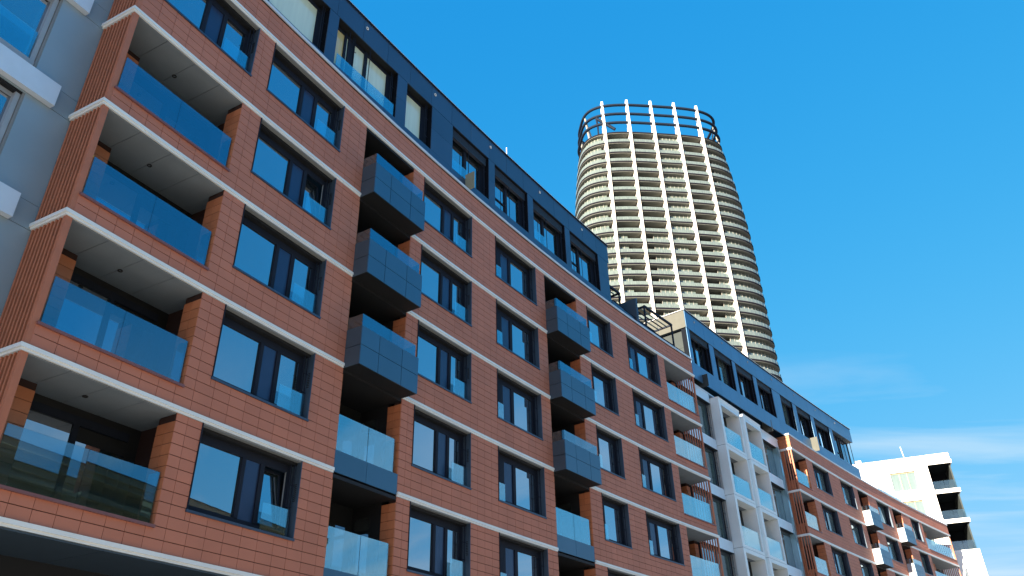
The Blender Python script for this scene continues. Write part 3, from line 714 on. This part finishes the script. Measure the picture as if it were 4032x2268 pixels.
for k in range(1, 7):
    for a, b_, z0, z1 in subtract([(0, 36.88, zB(k), zB(k) + (3.0 if k < 6 else 1.08))], [h for h in h3 if h[2] < zB(k) + 3 and h[3] > zB(k) + .01]): bk.box(F3, a, b_, -.28, -.024, z0, z1)
bk.build('wall', 'backing', red2)
core = MB().box(F3, .3, 36.5, -12, -1.75, 0, zB(6) + .9); core.box(F3, 0, 36.88, -12, -.3, zB(6), zB(6) + .9); core.build('inner_walls', 'dark', red2)
for k in range(1, 6):
    zb = zB(k)
    for a, b_, l in W3: window(F3, red2, a, b_, zb, l if b_ - a < 2.5 or l == 'C' else 'D3', small=False, curtain='pane_green', jamb='reveal')
    for i, (a, b_) in enumerate(rec3):
        recess(F3, red2, a, b_, zb)
        balcony(F3, red2, a, b_, zb, dout=.62, side='palepan', glass='rail_far')  # side panels paler than on the near block: sun glare put into the colour
    loggia(F3, red2, 0, 2.55, zb, True, [1.2], None, lamp=False, glass='rail_far')
    # corner loggia at the far end, open ended with slats
    o = B(F3, 29.0, 33.4, -1.62, -1.5, zb, zb + 3.0).build('loggia', 'dark', red2)
    for i in range(4): B(F3, 29.0 + i * 1.97 + .006, 29.0 + (i + 1) * 1.97 - .006, -2.4, -.03, zb + 2.98, zb + 3.02).build('ceiling_board', 'ceil', o)
    B(F3, 29.0, 36.9, -.2, .05, zb + .575, zb + .632).build('parapet_cap', 'capred', o)
    for i in range(4): B(F3, 29.1 + i * 1.93, 29.1 + (i + 1) * 1.93 - .012, -.09, -.075, zb + .633, zb + 1.70).build('glass_pane', 'rail_far', o)
    B(F3, 32.4, 33.3, -1.5, -1.1, zb + .12, zb + 2.98).build('pier', 'tile_side', o)
    B(F3, 29.0, 36.8, -2.4, -.03, zb, zb + .12).build('balcony_floor', 'ceil', o)
    for i in range(9): B(F3, 36.78, 36.84, -1.6 + i * .17, -1.54 + i * .17, zb + .62, zb + 2.98).build('slat', 'slat', o)
    B(F3, 36.75, 36.86, -.08, -.0, zb + .62, zb + 2.998).build('corner_post', 'slat', o)
    # left end: widely spaced slats over a tiled return
    o = B(F3, -.10, .04, -.10, -.004, zb + .137, zb + 2.996).build('slat_screen', 'slat', red2)
    for i in range(5): B(F3, -.10, -.03, -1.0 + i * .185, -.93 + i * .185, zb + .137, zb + 2.996).build('slat', 'slat', o)
    for j in range(12): 
        for d0 in (-1.1, -.56): B(F3, .0, .02, d0, d0 + .53, zb + .143 + j * ROW, zb + .131 + (j + 1) * ROW if j < 11 else zb + 2.99).build('tile', 'tile_side', o) if j < 3 or d0 < -1 else None
for j in range(4):
    for d0, d1 in ((-1.1, -.83), (-.82, -.55), (-.54, -.28), (-.27, -.0)): B(F3, -.03, -.005, d0, d1, zB(6) + .143 + ROW * j, zB(6) + min(.131 + ROW * (j + 1), 1.08)).build('tile', 'tile_side', red2)
for k in range(1, 7):
    segs = [(-.04, 13.19), (15.52, 21.29), (23.67, 36.95)] if 1 < k < 6 else [(-.04, 36.95)]
    for i, (a, b_) in enumerate(segs): string_course(F3, red2, a, b_, zB(k), left_return=-1.11 if i == 0 else None)
B(F3, -.08, 36.98, -.32, .055, zB(6) + 1.088, zB(6) + 1.20).build('coping', 'coping', red2)
B(F3, 5.2, 5.24, -.9, .35, Z6 + 1.2, Z6 + 2.3).build('privacy_screen', 'endgray', red2)  # cream screen darkened, being out of the sun is put into the colour
for i in range(4): B(F3, 22 + i * 1.5, 23.47 + i * 1.5, -.9, -.88, Z6 + 1.0, Z6 + 2.2).build('glass_pane', 'rail', red2)

# ================================================================== BRIGHT WHITE BLOCK at the end of the street
end = thing('apartment_building', 'brightly sunlit white block with dark corner balconies at the right end of the street', 'building', FR.P(-6, 0, 0))
e = MB(); eh = []
for k in range(8):
    zt = H + 27.33 - 3.2 * k
    eh += [(-6.44, -3.9, zt - 2.9, zt - .85), (-2.5, .3, zt - 3.2, zt - .0)]
er = subtract([(-16, -2.5, 0, H + 28.05)], eh)
for r0 in er: e.box(FR, r0[0], r0[1], -.3, 0, r0[2], r0[3])
e.box(FR, -16, -.1, -9, -.0, H + 26.93, H + 28.05)
e.build('wall', 'whitebright', end)
B(FR, -16, -2.6, -9, -.32, 0, H + 26.9).build('inner_walls', 'whitebright', end)
for k in range(8):
    zt = H + 27.33 - 3.2 * k
    B(FR, -2.62, .0, -5, .03 if k else .02, zt - .42, zt).build('balcony_slab', 'whitebright', end)
    B(FR, -2.5, -.12, -4.0, -.10, zt - .45, zt - .422).build('ceiling_board', 'matte', end)  # black sheet under the slab, balcony shade painted as its colour
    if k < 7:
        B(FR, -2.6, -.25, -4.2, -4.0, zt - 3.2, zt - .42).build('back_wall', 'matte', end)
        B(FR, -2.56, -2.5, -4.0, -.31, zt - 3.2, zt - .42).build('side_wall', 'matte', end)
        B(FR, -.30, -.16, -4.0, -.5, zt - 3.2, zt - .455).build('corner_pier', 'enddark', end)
        gz = zt - 3.2
        if k < 3:
            B(FR, -2.48, -1.38, -.06, -.04, gz, gz + .93).build('glass_pane', 'rail_far', end); B(FR, -1.36, -.16, -.06, -.04, gz, gz + .93).build('glass_pane', 'rail_far', end)
        else: B(FR, -2.5, .0, -.25, -.0, gz + .01, zt - .43).build('parapet', 'whitebright', end)
        f = MB().box(FR, -6.44, -3.9, -.24, -.18, zt - .97, zt - .86); f.box(FR, -5.55, -5.47, -.24, -.16, zt - 2.9, zt - .9); f.box(FR, -4.75, -4.69, -.24, -.16, zt - 2.9, zt - .9)
        o = f.build('window', 'beige', end)
        B(FR, -6.44, -3.9, -.26, -.245, zt - 2.9, zt - .95).build('pane', 'pane_sunlit', o); B(FR, -6.44, -3.9, -.2, -.04, zt - .86, zt - .8).build('blind_box', 'tdark', o)
B(FR, -9.6, -9.0, -1.2, -.5, H + 28.05, H + 28.5).build('chimney', 'whitebright', end)
p = FR.P(-4.45, -.6, H + 28.0); MB().tube([p, (p[0] - .12, p[1], p[2] + 1.5)], .035, 6).build('lightning_rod', 'band', end)

# ================================================================== TOWER
TC = Vector((42.35, 181.95)); ta = R(7.1)
tu = Vector((math.cos(ta), math.sin(ta))); tv = Vector((-math.sin(ta), math.cos(ta)))
tower = thing('tower', 'tall rounded residential tower with white vertical fins and ring crown behind the blocks', 'tower', (TC.x, TC.y, 0))
def outline(a, b, n=96, e=3.4, t0=0.0, t1=2 * math.pi, u0=0.0):
    o = []
    for i in range(n):
        t = t0 + (t1 - t0) * i / (n if t1 - t0 > 6.2 else n - 1)
        c, s = math.cos(t), math.sin(t)
        u = a * math.copysign(abs(c) ** (2 / e), c); v = b * math.copysign(abs(s) ** (2 / e), s)
        o.append((u, v))
    # resample evenly
    return o
def even(pts, n):
    P = [Vector(p) for p in pts] + [Vector(pts[0])]; d = [0]
    for a, b_ in zip(P, P[1:]): d.append(d[-1] + (b_ - a).length)
    o = []; j = 0
    for i in range(n):
        t = d[-1] * i / n
        while d[j + 1] < t: j += 1
        o.append(P[j].lerp(P[j + 1], (t - d[j]) / max(1e-9, d[j + 1] - d[j])))
    return o
def tw(u, v, z): q = TC + tu * u + tv * v; return (q.x, q.y, z)
def ring(m, pts, z0, z1, inner=None):
    b = len(m.v); n = len(pts)
    for p in pts: m.v.append(tw(p[0], p[1], z0))
    for p in pts: m.v.append(tw(p[0], p[1], z1))
    for i in range(n): j = (i + 1) % n; m.f.append((b + i, b + j, b + n + j, b + n + i))
    m.f.append(tuple(range(b, b + n))[::-1]); m.f.append(tuple(range(b + n, b + 2 * n)))
def bu(a, b, u):  # v of the front outline at u
    return -b * (1 - min(1, abs(u) / a) ** 3.4) ** (1 / 3.4)
zs = [154.0]
for k in range(1, 46):
    zs.append(zs[-1] - (3.7 if k in (1, 2, 10) else 3.4 if k < 12 else 3.30))
zs = [z for z in zs if z > 1]
def aof(z): return 24.45 - max(0, (z - 118) / 36) ** 1.6 * 3.2
UF = [-1.35 + 7.28 * i for i in (-2, -1, 0, 1, 2)]
def ufin(i, z): return -1.35 + (7.28 - max(0, (z - 118) / 50) * .16) * i
BB = 10.5
cache = {}
for n, z in enumerate(zs):
    a = aof(z); key = round(a, 2); zz = z + H
    data = cache.get(key)
    if data is None:
        base = even(outline(a, BB, 400), 100)
        sc1 = lambda o_: even(outline(a - o_, BB - o_, 400), 100)
        m1 = MB(); ring(m1, sc1(.12), -.42, -.26)                     # pale lower lip + soffit
        m2 = MB(); ring(m2, base, -.26, .15)                          # dark edge
        pw = sc1(2.6); pn_ = sc1(1.15); m3 = MB(); m4 = MB(); up = z > 119
        for i in range(100):
            bay = (pw[i].x - UF[2] + 14.56) / 7.28; ib = math.floor(bay); fb = bay - ib
            near_ = pw[i].y > 0 or ib < 0 or ib > 3 or (ib == 2 if up else (fb < .55 if ib % 2 == 0 else fb > .4))
            src = pn_ if near_ else pw
            p, q = src[i], src[(i + 1) % 100]
            t = (q - p).normalized(); nn = Vector((t.y, -t.x))
            def bx(m, p, q, w0, w1, z0, z1):
                P4 = [p + nn * w0, q + nn * w0, q + nn * w1, p + nn * w1]
                m.hexa([tw(x.x, x.y, z0) for x in P4] + [tw(x.x, x.y, z1) for x in P4])
            bx(m4, p, p + t * .16, -.2, .12, .06, 2.98)
            bx(m3, p + t * .16, q, -.1, 0, .06, 2.98)
        pb = sc1(.10); m5 = MB(); m6 = MB()
        for i in range(100):
            p, q = pb[i], pb[(i + 1) % 100]; t = (q - p).normalized(); nn = Vector((t.y, -t.x))
            bx(m5, p + t * .05, q - t * .03, -.03, 0, .15, 1.22)
            bx(m6, p - t * .02, p + t * .035, -.04, .015, .06, 1.14)
        data = {}
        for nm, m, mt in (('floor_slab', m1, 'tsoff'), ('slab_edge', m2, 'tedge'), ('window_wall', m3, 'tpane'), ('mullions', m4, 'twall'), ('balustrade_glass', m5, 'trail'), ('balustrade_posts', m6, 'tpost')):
            me = bpy.data.meshes.new(nm); me.from_pydata([(x - TC.x, y - TC.y, zq) for x, y, zq in m.v], [], m.f); me.materials.append(M[mt]); me.update(); data[nm] = me
        cache[key] = data
    def put(nm, par, z_):
        o = bpy.data.objects.new(nm, data[nm]); col.objects.link(o); o.parent = par; o.location = (0, 0, z_); return o
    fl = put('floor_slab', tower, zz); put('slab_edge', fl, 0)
    if n > 0:
        o = put('window_wall', tower, zz); o['kind'] = 'stuff'; q = put('mullions', o, 0); q['kind'] = 'stuff'
        o = put('balustrade_glass', tower, zz); o['kind'] = 'stuff'; q = put('balustrade_posts', o, 0); q['kind'] = 'stuff'
cr_ = MB(); ring(cr_, even(outline(17, 7.5, 200), 60), 0, H + 153); cr_.build('core', 'twall', tower)
# fins, front and back
ztop = 166.6
for sgn in (1, -1):
    for i in (-2, -1, 0, 1, 2):
        m = MB(); lev = [0, 20, 40, 60, 80, 100, 118, 126, 134, 142, 150, 154.6]
        prev = None; secs = []
        for z in lev:
            a = aof(z); u = ufin(i, z); v = bu(a, BB, u - 0) * sgn
            secs.append((u, v - .35 * sgn, v + 2.6 * sgn, z, .33))
        for z, dep in ((156, 1.9), (160, 1.5), (164, 1.15), (ztop - .5, .9), (ztop, .4)):
            a = aof(154.6) - (z - 154.6) * .10; u = ufin(i, z); v = bu(a, BB - (z - 154.6) * .02, u) * sgn
            secs.append((u, v - .35 * sgn, v + (dep - .35) * sgn, z, .30))
        b = len(m.v)
        for u, v0, v1, z, hw in secs:
            for uu, vv in ((u - hw, v0), (u + hw, v0), (u + hw, v1), (u - hw, v1)): m.v.append(tw(uu, vv, z + H))
        for q in range(len(secs) - 1):
            for j in range(4): k = (j + 1) % 4; m.f.append((b + 4 * q + j, b + 4 * q + k, b + 4 * q + 4 + k, b + 4 * q + 4 + j))
        e_ = b + 4 * (len(secs) - 1); m.f.append((e_, e_ + 1, e_ + 2, e_ + 3))
        # curved brackets under every slab
        fo = m.build('fin', 'twhite', tower)
        if sgn == 1:
            br = MB()
            for z in zs:
                u = ufin(i, z); v = bu(aof(z), BB, u)
                prof = [(0, -.42), (0, -.9), (.5, -1.0), (1.1, -1.35), (1.5, -1.9), (1.7, -2.6), (2.6, -2.7), (2.6, -.42)]
            # (the brackets read as the fin's own depth from below)
# crown rings
for z, da in ((157.9, .35), (161.3, .65), (164.8, .95)):
    pts = even(outline(aof(154.6) - da + .1, BB - .25, 400), 120)
    MB().tube([tw(p.x, p.y, z + H) for p in pts], .42, 8, closed=True).build('crown_ring', 'tring', tower, smooth=True)
# raking struts at both ends, facade crane, roof plant
for sx in (-1, 1):
    for v in (-5, 3):
        st = MB().tube([tw(sx * (aof(154) - 1.6) + .0, v - 1, 154.3 + H), tw(sx * (aof(154) - 1.4), v + 1.0, 164 + H)], .28, 6)
        st.tube([tw(sx * (aof(154) - 3.4), v + 1.2, 154.3 + H), tw(sx * (aof(154) - 1.5), v + 1.0, 163.5 + H)], .22, 6)
        st.build('crown_strut', 'twall', tower)
MB().tube([tw(-17.3, -8, 154.5 + H), tw(-17.3, -8, 158 + H), tw(-17.6, -8.2, 160.5 + H)], .3, 6).tube([tw(-17.6, -8.2, 160.5 + H), tw(-12.7, -9.5, 155.5 + H)], .45, 6).build('facade_crane', 'tring', tower)
ring_ = MB(); ring(ring_, even(outline(18.3, 8.6, 200), 60), H + 154.06, H + 155.0); ring_.build('roof_parapet', 'twhite', tower)
mR = MB(); zl_ = zs[19] + H   # white R-shaped mark on the right hand balustrade
for (x0, x1, y0, y1) in ((0, .16, 0, 1), (.16, .8, .84, 1), (.64, .8, .5, .84), (.16, .64, .44, .58), (.55, .75, 0, .44)):
    u = 21.1; v = bu(23.8, BB, u)
    d = (Vector((21.9, bu(23.8, BB, 21.9))) - Vector((u, v))).normalized(); nn = Vector((d.y, -d.x)) * 1.0
    P0 = Vector((u, v)) + nn * .12
    a_, c_ = P0 + d * (x0 * 1.5), P0 + d * (x1 * 1.5)
    mR.hexa([tw(a_.x, a_.y, zl_ + .1 + y0), tw(c_.x, c_.y, zl_ + .1 + y0), tw(c_.x + nn.x * .04, c_.y + nn.y * .04, zl_ + .1 + y0), tw(a_.x + nn.x * .04, a_.y + nn.y * .04, zl_ + .1 + y0),
             tw(a_.x, a_.y, zl_ + .1 + y1), tw(c_.x, c_.y, zl_ + .1 + y1), tw(c_.x + nn.x * .04, c_.y + nn.y * .04, zl_ + .1 + y1), tw(a_.x + nn.x * .04, a_.y + nn.y * .04, zl_ + .1 + y1)])
mR.build('r_mark', 'twhite', tower)

# ================================================================== STREET and the low building opposite (seen in the glass)
gr = MB(); gr.v = [(-1500, -1500, -.02), (1500, -1500, -.02), (1500, 1500, -.02), (-1500, 1500, -.02)]; gr.f = [(0, 1, 2, 3)]; gr.build('ground', 'ground', kind='structure')
def strip(name, d0, d1, z, m_, z0=None):
    m = MB()
    for i in range(36):
        s = -60 + i * 5; m.box(F1, s, s + 5, d0, d1, z0 if z0 is not None else z - .01, z, seg=1)
    m.build(name, m_, kind='structure')
strip('road', 17.0, 23.0, .01, 'asphalt', -.01); strip('pavement', -2.3, 17.0, .13, 'paving', -.01); strip('pavement', 23.0, 24.0, .13, 'paving', -.01)  # unseen; pavement made wide and pale to bounce light onto the facades
mk = MB()
for i in range(24): mk.box(F1, -50 + i * 7, -47 + i * 7, 19.9, 20.05, .012, .016, seg=1)
mk.build('road_marking', 'paint', kind='structure')
opp = thing('townhouse', 'ochre stucco townhouse with heavy cornice across the street, mirrored in the lowest windows', 'building', F1.P(10, 24, 0))
MB().box(F1, -22, 40, 24, 36, 0, 15.2).build('wall', 'stucco', opp)
for q in ((23.4, 14.6, 14.9), (23.2, 14.9, 15.25), (23.7, 13.7, 13.95), (23.8, 9.6, 9.85), (23.8, 5.2, 5.5)): B(F1, -22.2, 40.2, q[0], 24.0, q[1], q[2]).build('cornice', 'stucco', opp)
rf = MB()
for i in range(12):
    s = -22.2 + i * 5.2; P = F1.P
    rf.hexa([P(s, 23.1, 15.26), P(s + 5.2, 23.1, 15.26), P(s + 5.2, 36, 15.26), P(s, 36, 15.26), P(s, 28, 16.9), P(s + 5.2, 28, 16.9), P(s + 5.2, 30, 16.9), P(s, 30, 16.9)])
rf.build('roof', 'roofing', opp)
for i in range(19):
    s = -20.5 + i * 3.2
    for z in (1.4, 6.3, 10.6):
        o = B(F1, s, s + 1.3, 23.9, 23.98, z, z + 2.2).build('window', 'frame', opp); B(F1, s + .08, s + 1.22, 23.86, 23.9, z + .1, z + 2.1).build('pane', 'pane', o)
